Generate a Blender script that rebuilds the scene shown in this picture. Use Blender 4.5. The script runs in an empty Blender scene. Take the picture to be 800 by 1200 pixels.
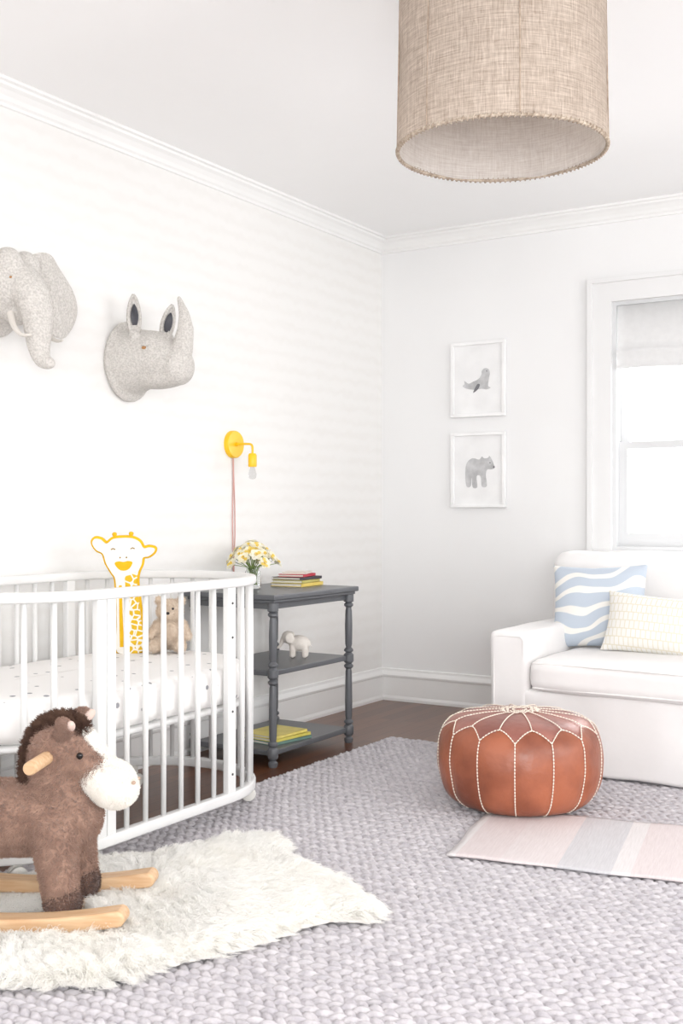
import bpy, bmesh, math, random
import numpy as np
from mathutils import Vector, Matrix, noise, kdtree
random.seed(3); rng=np.random.default_rng(5)
S=bpy.context.scene
COL=S.collection
pi=math.pi

# ------------------------------------------------------------ materials
def lin(c):
    out=[]
    for v in c[:3]:
        v/=255.0
        out.append(v/12.92 if v<=0.04045 else ((v+0.055)/1.055)**2.4)
    return (*out,1)
def mat(name,rgb,rough=0.6,rgb2=None,nscale=8,bump=0,bscale=60,metal=0,sheen=0,spec=0.4,detail=4,stretch=None,transl=0,bdist=0.002,coat=0):
    m=bpy.data.materials.new(name); m.use_nodes=True
    nt=m.node_tree; N=nt.nodes; L=nt.links
    b=N['Principled BSDF']; b.inputs['Roughness'].default_value=rough; b.inputs['Metallic'].default_value=metal
    b.inputs['Specular IOR Level'].default_value=spec
    if sheen: b.inputs['Sheen Weight'].default_value=sheen
    if coat: b.inputs['Coat Weight'].default_value=coat
    tc=N.new('ShaderNodeTexCoord'); mp=N.new('ShaderNodeMapping'); L.new(tc.outputs['Object'],mp.inputs['Vector'])
    if stretch: mp.inputs['Scale'].default_value=stretch
    if rgb2 is None: rgb2=tuple(v*0.97 for v in rgb)
    n=N.new('ShaderNodeTexNoise'); n.inputs['Scale'].default_value=nscale; n.inputs['Detail'].default_value=detail
    L.new(mp.outputs[0],n.inputs['Vector'])
    r=N.new('ShaderNodeValToRGB'); r.color_ramp.elements[0].position=.35; r.color_ramp.elements[1].position=.65
    r.color_ramp.elements[0].color=lin(rgb2); r.color_ramp.elements[1].color=lin(rgb)
    L.new(n.outputs['Fac'],r.inputs['Fac']); L.new(r.outputs['Color'],b.inputs['Base Color'])
    if bump:
        n2=N.new('ShaderNodeTexNoise'); n2.inputs['Scale'].default_value=bscale; n2.inputs['Detail'].default_value=3
        L.new(mp.outputs[0],n2.inputs['Vector'])
        bp=N.new('ShaderNodeBump'); bp.inputs['Strength'].default_value=bump; bp.inputs['Distance'].default_value=bdist
        L.new(n2.outputs['Fac'],bp.inputs['Height']); L.new(bp.outputs[0],b.inputs['Normal'])
    if transl:
        t=N.new('ShaderNodeBsdfTranslucent'); L.new(r.outputs['Color'],t.inputs['Color'])
        mx=N.new('ShaderNodeMixShader'); mx.inputs[0].default_value=transl
        L.new(b.outputs[0],mx.inputs[1]); L.new(t.outputs[0],mx.inputs[2])
        L.new(mx.outputs[0],N['Material Output'].inputs['Surface'])
    return m

# ------------------------------------------------------------ mesh helpers
def group(name,loc=(0,0,0),rz=0,rot=None):
    e=bpy.data.objects.new(name,None); COL.objects.link(e); e.location=loc
    e.rotation_euler=rot if rot else (0,0,rz); e.empty_display_size=0.05
    return e
def obj(name,me,m=None,parent=None,smooth=False):
    o=bpy.data.objects.new(name,me); COL.objects.link(o)
    if m is not None:
        for mm in (m if isinstance(m,(list,tuple)) else [m]): me.materials.append(mm)
    if parent: o.parent=parent
    if smooth: me.shade_smooth()
    return o
def mesh(name,v,f,m=None,parent=None,smooth=False):
    me=bpy.data.meshes.new(name); me.from_pydata([tuple(x) for x in v],[],f); me.update()
    return obj(name,me,m,parent,smooth)
def boxes(name,lst,m,parent=None,bevel=0,seg=2):
    """lst of (x0,x1,y0,y1,z0,z1)"""
    v=[];f=[]
    for a in lst:
        x0,x1,y0,y1,z0,z1=a; k=len(v)
        v+=[(x0,y0,z0),(x1,y0,z0),(x1,y1,z0),(x0,y1,z0),(x0,y0,z1),(x1,y0,z1),(x1,y1,z1),(x0,y1,z1)]
        f+=[tuple(k+i for i in q) for q in ((0,3,2,1),(4,5,6,7),(0,1,5,4),(1,2,6,5),(2,3,7,6),(3,0,4,7))]
    o=mesh(name,v,f,m,parent)
    if bevel:
        b=o.modifiers.new('bevel','BEVEL'); b.width=bevel; b.segments=seg; b.limit_method='ANGLE'
        o.data.shade_smooth()
        try:
            w=o.modifiers.new('wn','WEIGHTED_NORMAL'); w.keep_sharp=True
        except Exception: pass
    return o
def lathe(name,prof,m,parent=None,seg=32,loc=(0,0,0),rot=None,sx=1,sy=1):
    v=[];f=[]
    for r,z in prof:
        for i in range(seg):
            a=2*pi*i/seg; v.append((r*math.cos(a)*sx,r*math.sin(a)*sy,z))
    for j in range(len(prof)-1):
        for i in range(seg):
            a=j*seg+i; b=j*seg+(i+1)%seg; f.append((a,b,b+seg,a+seg))
    if prof[0][0]>1e-4: f.append(tuple(range(seg))[::-1])
    if prof[-1][0]>1e-4: f.append(tuple((len(prof)-1)*seg+i for i in range(seg)))
    o=mesh(name,v,f,m,parent,True); o.location=loc
    if rot: o.rotation_euler=rot
    bm=bmesh.new(); bm.from_mesh(o.data); bmesh.ops.remove_doubles(bm,verts=bm.verts,dist=1e-5)
    for e in bm.edges:
        if len(e.link_faces)==2 and e.calc_face_angle(0)>0.7: e.smooth=False
    bm.to_mesh(o.data); bm.free()
    return o
def tube_vf(pts,rad,seg=8,closed=False,off=0,sect=None):
    pts=[Vector(p) for p in pts]; n=len(pts); v=[];f=[]
    up=Vector((0,0,1)); prev=None
    for i,p in enumerate(pts):
        if closed: t=pts[(i+1)%n]-pts[i-1]
        else: t=pts[min(i+1,n-1)]-pts[max(i-1,0)]
        t.normalize()
        if prev is None:
            a=up if abs(t.z)<.9 else Vector((1,0,0)); s=t.cross(a).normalized()
        else:
            s=(prev-t*prev.dot(t)).normalized()
        prev=s; w=s.cross(t)
        r=rad[i] if isinstance(rad,(list,tuple)) else rad
        if sect:
            for (a,b) in sect: v.append(p+s*a+w*b)
        else:
            for k in range(seg):
                q=2*pi*k/seg; v.append(p+s*math.cos(q)*r+w*math.sin(q)*r)
    ns=len(sect) if sect else seg
    for i in range(n if closed else n-1):
        for k in range(ns):
            a=i*ns+k; b=i*ns+(k+1)%ns; c=((i+1)%n)*ns+(k+1)%ns; d=((i+1)%n)*ns+k
            f.append((off+a,off+b,off+c,off+d))
    if not closed:
        f.append(tuple(off+k for k in range(ns))[::-1]); f.append(tuple(off+(n-1)*ns+k for k in range(ns)))
    return v,f
def tube(name,pts,rad,m,parent=None,seg=10,closed=False,sect=None,smooth=True):
    v,f=tube_vf(pts,rad,seg,closed,0,sect)
    o=mesh(name,v,f,m,parent,smooth)
    bm=bmesh.new(); bm.from_mesh(o.data); bmesh.ops.recalc_face_normals(bm,faces=bm.faces)
    for e in bm.edges:
        if len(e.link_faces)==2 and e.calc_face_angle(0)>0.9: e.smooth=False
    bm.to_mesh(o.data); bm.free()
    return o
def tubes(name,lst,m,parent=None,seg=8):
    V=[];F=[]
    for pts,r in lst:
        v,f=tube_vf(pts,r,seg,False,len(V)); V+=v;F+=f
    return mesh(name,V,F,m,parent,True)
def cap(p0,r0,p1,r1):
    d=(Vector(p1)-Vector(p0)).length; n=max(3,int(d/(0.22*min(r0,r1)))+1); n=min(n,24)
    return [('s',tuple(Vector(p0).lerp(Vector(p1),i/(n-1))),r0+(r1-r0)*i/(n-1)) for i in range(n)]
def ell(c,r,rot=(0,0,0)): return [('e',c,r,rot)]
def blob(name,prims,m,parent=None,voxel=0.008,smooth=6):
    from mathutils import Euler
    bm=bmesh.new()
    for p in prims:
        if p[0]=='s':
            bmesh.ops.create_icosphere(bm,subdivisions=3,radius=p[2],matrix=Matrix.Translation(p[1]))
        else:
            M=Matrix.Translation(p[1])@Euler(p[3]).to_matrix().to_4x4()@Matrix.Diagonal((*p[2],1))
            bmesh.ops.create_icosphere(bm,subdivisions=3,radius=1,matrix=M)
    me=bpy.data.meshes.new('tmp'); bm.to_mesh(me); bm.free()
    o=bpy.data.objects.new('tmp',me); COL.objects.link(o)
    r=o.modifiers.new('r','REMESH'); r.mode='VOXEL'; r.voxel_size=voxel
    s=o.modifiers.new('s','SMOOTH'); s.iterations=smooth; s.factor=.5
    dg=bpy.context.evaluated_depsgraph_get(); dg.update()
    me2=bpy.data.meshes.new_from_object(o.evaluated_get(dg))
    bpy.data.objects.remove(o); bpy.data.meshes.remove(me)
    me2.name=name; me2.materials.clear()
    return obj(name,me2,m,parent,True)
def softbox(name,b,m,parent=None,r=.03,crown=0,wr=0,wsc=4,cuts=22,crown_ax=2,seed=0):
    x0,x1,y0,y1,z0,z1=b; c=Vector(((x0+x1)/2,(y0+y1)/2,(z0+z1)/2)); h=Vector(((x1-x0)/2,(y1-y0)/2,(z1-z0)/2))
    r=min(r,h.x*.98,h.y*.98,h.z*.98)
    bm=bmesh.new(); bmesh.ops.create_cube(bm,size=2)
    bmesh.ops.subdivide_edges(bm,edges=bm.edges,cuts=cuts,use_grid_fill=True)
    for v in bm.verts:
        u=v.co.copy(); p=Vector([0,0,0])
        for k in range(3):
            w=math.sin(u[k]*pi/2)*.6+u[k]*.4
            p[k]=w*h[k]
        q=Vector([max(-h[k]+r,min(h[k]-r,p[k])) for k in range(3)])
        d=p-q
        if d.length>1e-9:
            d=d.normalized()*r; pp=q+d
        else: pp=p
        if crown:
            a,bx=[k for k in range(3) if k!=crown_ax]
            f=max(0,1-(p[a]/h[a])**2)*max(0,1-(p[bx]/h[bx])**2)
            pp[crown_ax]+=crown*math.sqrt(f)*(1 if p[crown_ax]>0 else -.5)
        if wr:
            nv=noise.noise_vector((pp+c)*wsc+Vector((seed,0,0)))
            pp+=Vector((nv.x,nv.y,nv.z*.6))*wr
        v.co=pp+c
        v.co.z=max(v.co.z,z0)
    me=bpy.data.meshes.new(name); bm.to_mesh(me); bm.free()
    return obj(name,me,m,parent,True)
def poly_extrude(name,pts,thick,m,parent=None,bevel=0):
    n=len(pts); v=[(x,-thick/2,z) for x,z in pts]+[(x,thick/2,z) for x,z in pts]
    f=[tuple(range(n)),tuple(range(2*n-1,n-1,-1))]+[(i,i+n,(i+1)%n+n,(i+1)%n) for i in range(n)]
    o=mesh(name,v,f,m,parent)
    bm=bmesh.new(); bm.from_mesh(o.data); bmesh.ops.recalc_face_normals(bm,faces=bm.faces); bm.to_mesh(o.data); bm.free()
    if bevel:
        b=o.modifiers.new('b','BEVEL'); b.width=bevel; b.segments=3; b.limit_method='ANGLE'
    return o
def smooth_loop(pts,n=6,closed=True):
    P=[Vector(p) for p in pts]; out=[]; N=len(P)
    for i in range(N if closed else N-1):
        if closed: a,b,c,d=P[i-1],P[i],P[(i+1)%N],P[(i+2)%N]
        else: a,b,c,d=P[max(i-1,0)],P[i],P[i+1],P[min(i+2,N-1)]
        for k in range(n):
            t=k/n
            out.append(0.5*((2*b)+(c-a)*t+(2*a-5*b+4*c-d)*t*t+(3*b-a-3*c+d)*t**3))
    if not closed: out.append(P[-1])
    return out

def fur(name,src,N,length,rad,m,parent,lay=(0,0,0),a=1.0,rnd=.35,clumps=0,clumpf=.6,droop=0,var=.4,npt=5,keep=None,minz=None,curl=0,layf=None,lenf=None):
    me=src.data; me.calc_loop_triangles()
    nv=len(me.vertices); co=np.empty(nv*3); me.vertices.foreach_get('co',co); co=co.reshape(-1,3)
    nt=len(me.loop_triangles); tr=np.empty(nt*3,dtype=np.int32); me.loop_triangles.foreach_get('vertices',tr); tr=tr.reshape(-1,3)
    A,B,C=co[tr[:,0]],co[tr[:,1]],co[tr[:,2]]; cr=np.cross(B-A,C-A); ar=np.linalg.norm(cr,axis=1)+1e-12
    idx=rng.choice(nt,N,p=ar/ar.sum()); r1=np.sqrt(rng.random(N))[:,None]; r2=rng.random(N)[:,None]
    P=(1-r1)*A[idx]+r1*(1-r2)*B[idx]+r1*r2*C[idx]; nr=(cr/ar[:,None])[idx]
    if keep is not None:
        k=keep(P,nr); P=P[k]; nr=nr[k]; N=len(P)
    ly=layf(P) if layf else np.array(lay)[None,:]
    d=nr*a+ly+rng.normal(0,rnd,(N,3)); d/=np.linalg.norm(d,axis=1)[:,None]
    Ln=length*(1-var+var*rng.random(N)*1.6)[:,None]
    if lenf is not None: Ln=Ln*lenf(P)[:,None]
    tips=P+d*Ln
    if clumps:
        clumps=min(clumps,N)
        ci=rng.choice(N,clumps,replace=False); kd=kdtree.KDTree(clumps)
        for j,i in enumerate(ci): kd.insert(P[i],j)
        kd.balance()
        near=np.array([kd.find(p)[1] for p in P]); ct=tips[ci][near]
        tips=tips*(1-clumpf)+ct*clumpf
    pts=np.empty((N,npt,3)); wob=rng.normal(0,1,(N,3))*curl
    for k in range(npt):
        t=k/(npt-1)
        q=P+(nr*Ln*t*(1-t)*.5)+(tips-P)*t
        q=q+wob*math.sin(t*pi*1.5)*length
        q[:,2]-=droop*t*t*length
        if minz is not None: q[:,2]=np.maximum(q[:,2],minz+0.002*k)
        pts[:,k]=q
    hc=bpy.data.hair_curves.new(name); hc.add_curves([npt]*N)
    hc.points.foreach_set('position',pts.reshape(-1).astype(np.float32))
    rr=np.tile(np.linspace(rad,rad*.25,npt),N).astype(np.float32)
    try: hc.points.foreach_set('radius',rr)
    except Exception:
        at=hc.attributes.get('radius') or hc.attributes.new('radius','FLOAT','POINT'); at.data.foreach_set('value',rr)
    hc.materials.append(m)
    o=bpy.data.objects.new(name,hc); COL.objects.link(o); o.parent=parent
    return o

# ------------------------------------------------------------ colours
TRIM=mat('trim_paint',(243,243,242),.4,(241,241,240),3)
CASE=mat('window_casing_paint',(232,232,232),.45,(230,230,230),3)
SASH=mat('window_sash_paint',(217,218,219),.45,(214,215,216),3)
BACKW=mat('back_wall_paint',(239,239,239),.8,(237,237,237),2,bump=.1,bscale=200)
CEIL=mat('ceiling_paint',(252,252,252),.9,(250,250,250),2)

def wallpaper():
    m=bpy.data.materials.new('brushed_wallpaper'); m.use_nodes=True; nt=m.node_tree;N=nt.nodes;L=nt.links
    b=N['Principled BSDF']; b.inputs['Roughness'].default_value=.75
    tc=N.new('ShaderNodeTexCoord')
    mp=N.new('ShaderNodeMapping'); L.new(tc.outputs['Object'],mp.inputs[0])
    w=N.new('ShaderNodeTexWave'); w.wave_type='BANDS'; w.bands_direction='Z'; w.inputs['Scale'].default_value=4.2
    w.inputs['Distortion'].default_value=2.6; w.inputs['Detail'].default_value=1; w.inputs['Detail Scale'].default_value=3.5
    L.new(mp.outputs[0],w.inputs['Vector'])
    mp2=N.new('ShaderNodeMapping'); mp2.inputs['Scale'].default_value=(1,7,20); L.new(tc.outputs['Object'],mp2.inputs[0])
    n=N.new('ShaderNodeTexNoise'); n.inputs['Scale'].default_value=1.0; n.inputs['Detail'].default_value=2; L.new(mp2.outputs[0],n.inputs['Vector'])
    mu=N.new('ShaderNodeMath'); mu.operation='MULTIPLY'; L.new(w.outputs['Fac'],mu.inputs[0]); L.new(n.outputs['Fac'],mu.inputs[1])
    r=N.new('ShaderNodeValToRGB'); r.color_ramp.elements[0].position=.10; r.color_ramp.elements[1].position=.62
    r.color_ramp.elements[0].color=lin((238,237,235)); r.color_ramp.elements[1].color=lin((235,233.5,231))
    L.new(mu.outputs[0],r.inputs['Fac']); L.new(r.outputs['Color'],b.inputs['Base Color']); return m
WALLP=wallpaper()

def woodfloor():
    m=bpy.data.materials.new('dark_wood_floor'); m.use_nodes=True; nt=m.node_tree;N=nt.nodes;L=nt.links
    b=N['Principled BSDF']; b.inputs['Roughness'].default_value=.28
    tc=N.new('ShaderNodeTexCoord'); mp=N.new('ShaderNodeMapping'); L.new(tc.outputs['Object'],mp.inputs[0])
    mp.inputs['Rotation'].default_value=(0,0,pi/2)
    br=N.new('ShaderNodeTexBrick'); br.inputs['Scale'].default_value=1; br.inputs['Brick Width'].default_value=1.1; br.inputs['Row Height'].default_value=.075
    br.inputs['Mortar Size'].default_value=.0015; br.inputs['Color1'].default_value=lin((118,76,52)); br.inputs['Color2'].default_value=lin((92,57,40)); br.inputs['Mortar'].default_value=lin((40,26,20))
    L.new(mp.outputs[0],br.inputs['Vector'])
    mp2=N.new('ShaderNodeMapping'); mp2.inputs['Scale'].default_value=(40,2.5,1); L.new(tc.outputs['Object'],mp2.inputs[0])
    n=N.new('ShaderNodeTexNoise'); n.inputs['Scale'].default_value=2; n.inputs['Detail'].default_value=6; L.new(mp2.outputs[0],n.inputs['Vector'])
    mx=N.new('ShaderNodeMix'); mx.data_type='RGBA'; mx.blend_type='MULTIPLY'; mx.inputs[0].default_value=.55
    L.new(br.outputs['Color'],mx.inputs[6]); L.new(n.outputs['Fac'],mx.inputs[7])
    g=N.new('ShaderNodeHueSaturation'); g.inputs['Value'].default_value=1.2; L.new(mx.outputs[2],g.inputs['Color'])
    L.new(g.outputs[0],b.inputs['Base Color']); return m

# ------------------------------------------------------------ room
RX,RY=6.2,-8.0; H=2.70
boxes('floor',[(-.1,RX,RY,.1,-.1,0)],woodfloor())
boxes('ceiling',[(-.1,RX,RY,.1,H,H+.1)],CEIL)
boxes('wall_left',[(-.1,0,RY,.1,0,H)],WALLP)
WX0,WX1,WZ0,WZ1=1.39,2.47,.90,2.20
boxes('wall_back',[(0,WX0,0,.12,0,H),(WX1,RX,0,.12,0,H),(WX0,WX1,0,.12,0,WZ0),(WX0,WX1,0,.12,WZ1,H)],BACKW)
BP=[(0,0),(.022,0),(.022,.015),(.016,.03),(.016,.135),(.022,.14),(.024,.150),(.019,.160),(.012,.172),(.010,.185),(0,.188)]
def profile_run(name,prof,axis,a0,a1,m,flip=False,z0=0):
    v=[];f=[];n=len(prof)
    for a in (a0,a1):
        for d,z in prof:
            v.append((d,a,z0+z) if axis=='y' else (a,-d,z0+z))
    for i in range(n): f.append((i,(i+1)%n,(i+1)%n+n,i+n))
    f.append(tuple(range(n))); f.append(tuple(range(n,2*n)))
    o=mesh(name,v,f,m); bm=bmesh.new(); bm.from_mesh(o.data); bmesh.ops.recalc_face_normals(bm,faces=bm.faces); bm.to_mesh(o.data); bm.free()
    return o
profile_run('baseboard_left',BP,'y',RY,0,TRIM)
profile_run('baseboard_back',BP,'x',0,RX,TRIM)
CP=[(0,0),(0,-.085),(.008,-.083),(.011,-.072),(.019,-.065),(.027,-.050),(.042,-.033),(.057,-.024),(.061,-.015),(.073,-.011),(.075,0)]
profile_run('trim_1',CP,'y',RY,0,TRIM,z0=H)
profile_run('trim_2',CP,'x',0,RX,TRIM,z0=H)
win=group('window_1',(0,0,0))
CW=.115
boxes('casing',[(WX0-CW,WX0,-.022,0,.80,WZ1+CW),(WX1,WX1+CW,-.022,0,.80,WZ1+CW),(WX0,WX1,-.022,0,WZ1,WZ1+CW),
  (WX0-CW-.012,WX0-CW+.014,-.034,0,.80,WZ1+CW+.012),(WX1+CW-.014,WX1+CW+.012,-.034,0,.80,WZ1+CW+.012),(WX0-CW+.014,WX1+CW-.014,-.034,0,WZ1+CW-.014,WZ1+CW+.012),
  (WX0-CW-.03,WX1+CW+.03,-.06,.02,WZ0-.03,WZ0),(WX0-CW,WX1+CW,-.02,0,WZ0-.12,WZ0-.03)],CASE,win)
zm=1.45
boxes('jambs',[(WX0,WX0+.022,.0,.12,WZ0,WZ1),(WX1-.022,WX1,.0,.12,WZ0,WZ1),(WX0+.022,WX1-.022,.0,.12,WZ1-.02,WZ1),(WX0+.022,WX1-.022,.0,.12,WZ0,WZ0+.02)],SASH,win)
def sash(nm,y0,y1,z0,z1,bot,top,st=.045):
    a,b=WX0+.022,WX1-.022; mxx=(a+b)/2
    boxes(nm,[(a,a+st,y0,y1,z0,z1),(b-st,b,y0,y1,z0,z1),(a+st,b-st,y0,y1,z0,z0+bot),(a+st,b-st,y0,y1,z1-top,z1),(mxx-.01,mxx+.01,y0+.006,y1-.006,z0+bot,z1-top)],SASH,win)
sash('sash_lower',.045,.078,WZ0+.02,zm+.018,.07,.036)
sash('sash_upper',.080,.113,zm-.018,WZ1-.02,.036,.05)
gm=bpy.data.materials.new('window_glass'); gm.use_nodes=True; nt=gm.node_tree; nt.nodes.clear()
o_=nt.nodes.new('ShaderNodeOutputMaterial'); tr_=nt.nodes.new('ShaderNodeBsdfTransparent'); gl_=nt.nodes.new('ShaderNodeBsdfGlossy'); gl_.inputs['Roughness'].default_value=.02
mx_=nt.nodes.new('ShaderNodeMixShader'); mx_.inputs[0].default_value=.04
nt.links.new(tr_.outputs[0],mx_.inputs[1]); nt.links.new(gl_.outputs[0],mx_.inputs[2]); nt.links.new(mx_.outputs[0],o_.inputs[0])
a,b=WX0+.067,WX1-.067
mesh('glass',[(a,.062,WZ0+.09),(b,.062,WZ0+.09),(b,.062,zm-.018),(a,.062,zm-.018),(a,.097,zm+.018),(b,.097,zm+.018),(b,.097,WZ1-.07),(a,.097,WZ1-.07)],[(0,1,2,3),(4,5,6,7)],gm,win)
LIN=mat('white_linen',(226,226,226),.95,(222,222,222),30,bump=.2,bscale=300)
rs=group('roman_shade',(0,0,0))
prof=[(.006,WZ1-.022),(.006,1.985),(.000,1.955),(-.012,1.945),(-.020,1.935),(-.016,1.925),(-.004,1.90),(-.010,1.87),(-.020,1.855),(-.014,1.845),(.0,1.85),(.006,1.90),(.010,1.94),(.018,1.985),(.018,WZ1-.022)]
v=[];f=[];n=len(prof); xs=np.linspace(WX0+.026,WX1-.026,24)
for k,x in enumerate(xs):
    for d,z in prof: v.append((x,d,z+(.006*math.sin(k*.55) if z<1.98 else 0)*.6))
for k in range(len(xs)-1):
    for i in range(n): f.append((k*n+i,k*n+(i+1)%n,(k+1)*n+(i+1)%n,(k+1)*n+i))
f.append(tuple(range(n)));f.append(tuple(range((len(xs)-1)*n,len(xs)*n)))
mesh('folds',v,f,LIN,rs,True)

# ------------------------------------------------------------ braided wool area rug
RUG=mat('wool_knit',(203,199,202),.95,(179,175,180),40,bump=.35,bscale=300,sheen=.1,detail=5)
def knit_rug():
    x0,x1,y0,y1=.62,4.3,-5.0,-1.0; st=.0045
    nx=int((x1-x0)/st); ny=int((y1-y0)/st)
    X,Y=np.meshgrid(np.linspace(x0,x1,nx),np.linspace(y0,y1,ny))
    wy=.0265; wx=.036
    wobx=.005*np.sin(Y*5+1)+.003*np.sin(X*9)+.003*np.sin(X*31+Y*17); woby=.003*np.sin(X*7.3)+.004*np.sin(X*2.1+1)+.0015*np.sin(X*23+Y*13)
    v=(Y+woby)/wy; k=np.floor(v); vv=(v-k)*2-1
    jit=np.sin(k*12.9898)*43758.5; jit-=np.floor(jit)
    u=(X+wobx)/wx+.5*(k%2)+jit*.2+ .30*vv*np.where(k%2==0,1,-1)
    ku=np.floor(u); uu=(u-ku)*2-1
    h=np.sqrt(np.clip(1-np.abs(uu)**2.6,0,1))*np.sqrt(np.clip(1-np.abs(vv)**2.0,0,1))
    r=np.sin(k*78.233+ku*37.719)*43758.5; r-=np.floor(r)
    Z=.002+.0165*h*(.74+.26*r)+rng.normal(0,.0005,X.shape)
    e=np.minimum.reduce([X-x0,x1-X,Y-y0,y1-Y]); Z=np.where(e<.003,.001,Z)
    co=np.stack([X,Y,Z],-1).reshape(-1,3).astype(np.float32)
    i=np.arange((ny-1)*(nx-1)); r_=i//(nx-1); c_=i%(nx-1); a=r_*nx+c_
    q=np.stack([a,a+1,a+nx+1,a+nx],-1).astype(np.int32).reshape(-1)
    me=bpy.data.meshes.new('area_rug'); me.vertices.add(len(co)); me.vertices.foreach_set('co',co.reshape(-1))
    nf=len(i); me.loops.add(nf*4); me.loops.foreach_set('vertex_index',q); me.polygons.add(nf)
    me.polygons.foreach_set('loop_start',np.arange(nf,dtype=np.int32)*4)
    me.update(calc_edges=True); me.validate()
    return obj('area_rug',me,RUG,None,True)
knit_rug()
RZ=.0200

# ------------------------------------------------------------ striped flatweave
def stripes(name,stops,axis=0,rough=.9,bump=.5,scale=1.0,nz=.12):
    m=bpy.data.materials.new(name); m.use_nodes=True; nt=m.node_tree;N=nt.nodes;L=nt.links
    b=N['Principled BSDF']; b.inputs['Roughness'].default_value=rough
    tc=N.new('ShaderNodeTexCoord'); sp=N.new('ShaderNodeSeparateXYZ'); L.new(tc.outputs['Object'],sp.inputs[0])
    mu=N.new('ShaderNodeMath'); mu.operation='MULTIPLY'; mu.inputs[1].default_value=scale; L.new(sp.outputs[axis],mu.inputs[0])
    r=N.new('ShaderNodeValToRGB'); r.color_ramp.interpolation='CONSTANT'
    el=r.color_ramp.elements
    el[0].position=stops[0][0]; el[0].color=lin(stops[0][1])
    el[1].position=stops[1][0]; el[1].color=lin(stops[1][1])
    for p,c in stops[2:]:
        e=el.new(p); e.color=lin(c)
    L.new(mu.outputs[0],r.inputs[0])
    mp=N.new('ShaderNodeMapping'); mp.inputs['Scale'].default_value=(160,14,1); L.new(tc.outputs['Object'],mp.inputs[0])
    n=N.new('ShaderNodeTexNoise'); n.inputs['Scale'].default_value=1; n.inputs['Detail'].default_value=4; L.new(mp.outputs[0],n.inputs['Vector'])
    mx=N.new('ShaderNodeMix'); mx.data_type='RGBA'; mx.blend_type='SOFT_LIGHT'; mx.inputs[0].default_value=.35
    L.new(r.outputs[0],mx.inputs[6]); L.new(n.outputs['Fac'],mx.inputs[7]); L.new(mx.outputs[2],b.inputs['Base Color'])
    bp=N.new('ShaderNodeBump'); bp.inputs['Strength'].default_value=bump; bp.inputs['Distance'].default_value=.002
    L.new(n.outputs['Fac'],bp.inputs['Height']); L.new(bp.outputs[0],b.inputs['Normal'])
    return m
PK=(216,206,206); GR=(202,201,204); WH=(220,216,216)
FW=stripes('flatweave_stripes',[(0,WH),(.012,PK),(.09,(218,210,210)),(.19,GR),(.28,WH),(.31,PK),(.48,WH),(.52,GR),(.62,PK),(.8,WH),(.9,GR)],0,scale=1/1.8)
def flat_rug():
    L_,W_=1.7,.60; nx,ny=90,30; v=[];f=[]
    for s in (1,0):
        for j in range(ny+1):
            for i in range(nx+1):
                x=L_*i/nx; y=W_*j/ny
                ed=.004*math.sin(x*9)+.003*math.sin(x*23)
                zz=(.0055 if s else 0)+.002*(noise.noise((x*5,y*5,0))+.6)*s
                v.append((x+.004*math.sin(y*14)*(1-i/nx),y+ed,zz))
    K=(nx+1)*(ny+1)
    for j in range(ny):
        for i in range(nx):
            a=j*(nx+1)+i; f.append((a,a+1,a+nx+2,a+nx+1)); f.append((K+a,K+a+nx+1,K+a+nx+2,K+a+1))
    for i in range(nx):
        a=i; f.append((a,K+a,K+a+1,a+1)); a=ny*(nx+1)+i; f.append((a,a+1,K+a+1,K+a))
    for j in range(ny):
        a=j*(nx+1); f.append((a,a+nx+1,K+a+nx+1,K+a)); a+=nx; f.append((a,K+a,K+a+nx+1,a+nx+1))
    o=mesh('flatweave_rug',v,f,FW,None,True); o.location=(1.715,-2.600,RZ); o.rotation_euler=(0,0,math.radians(10.8))
flat_rug()

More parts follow.
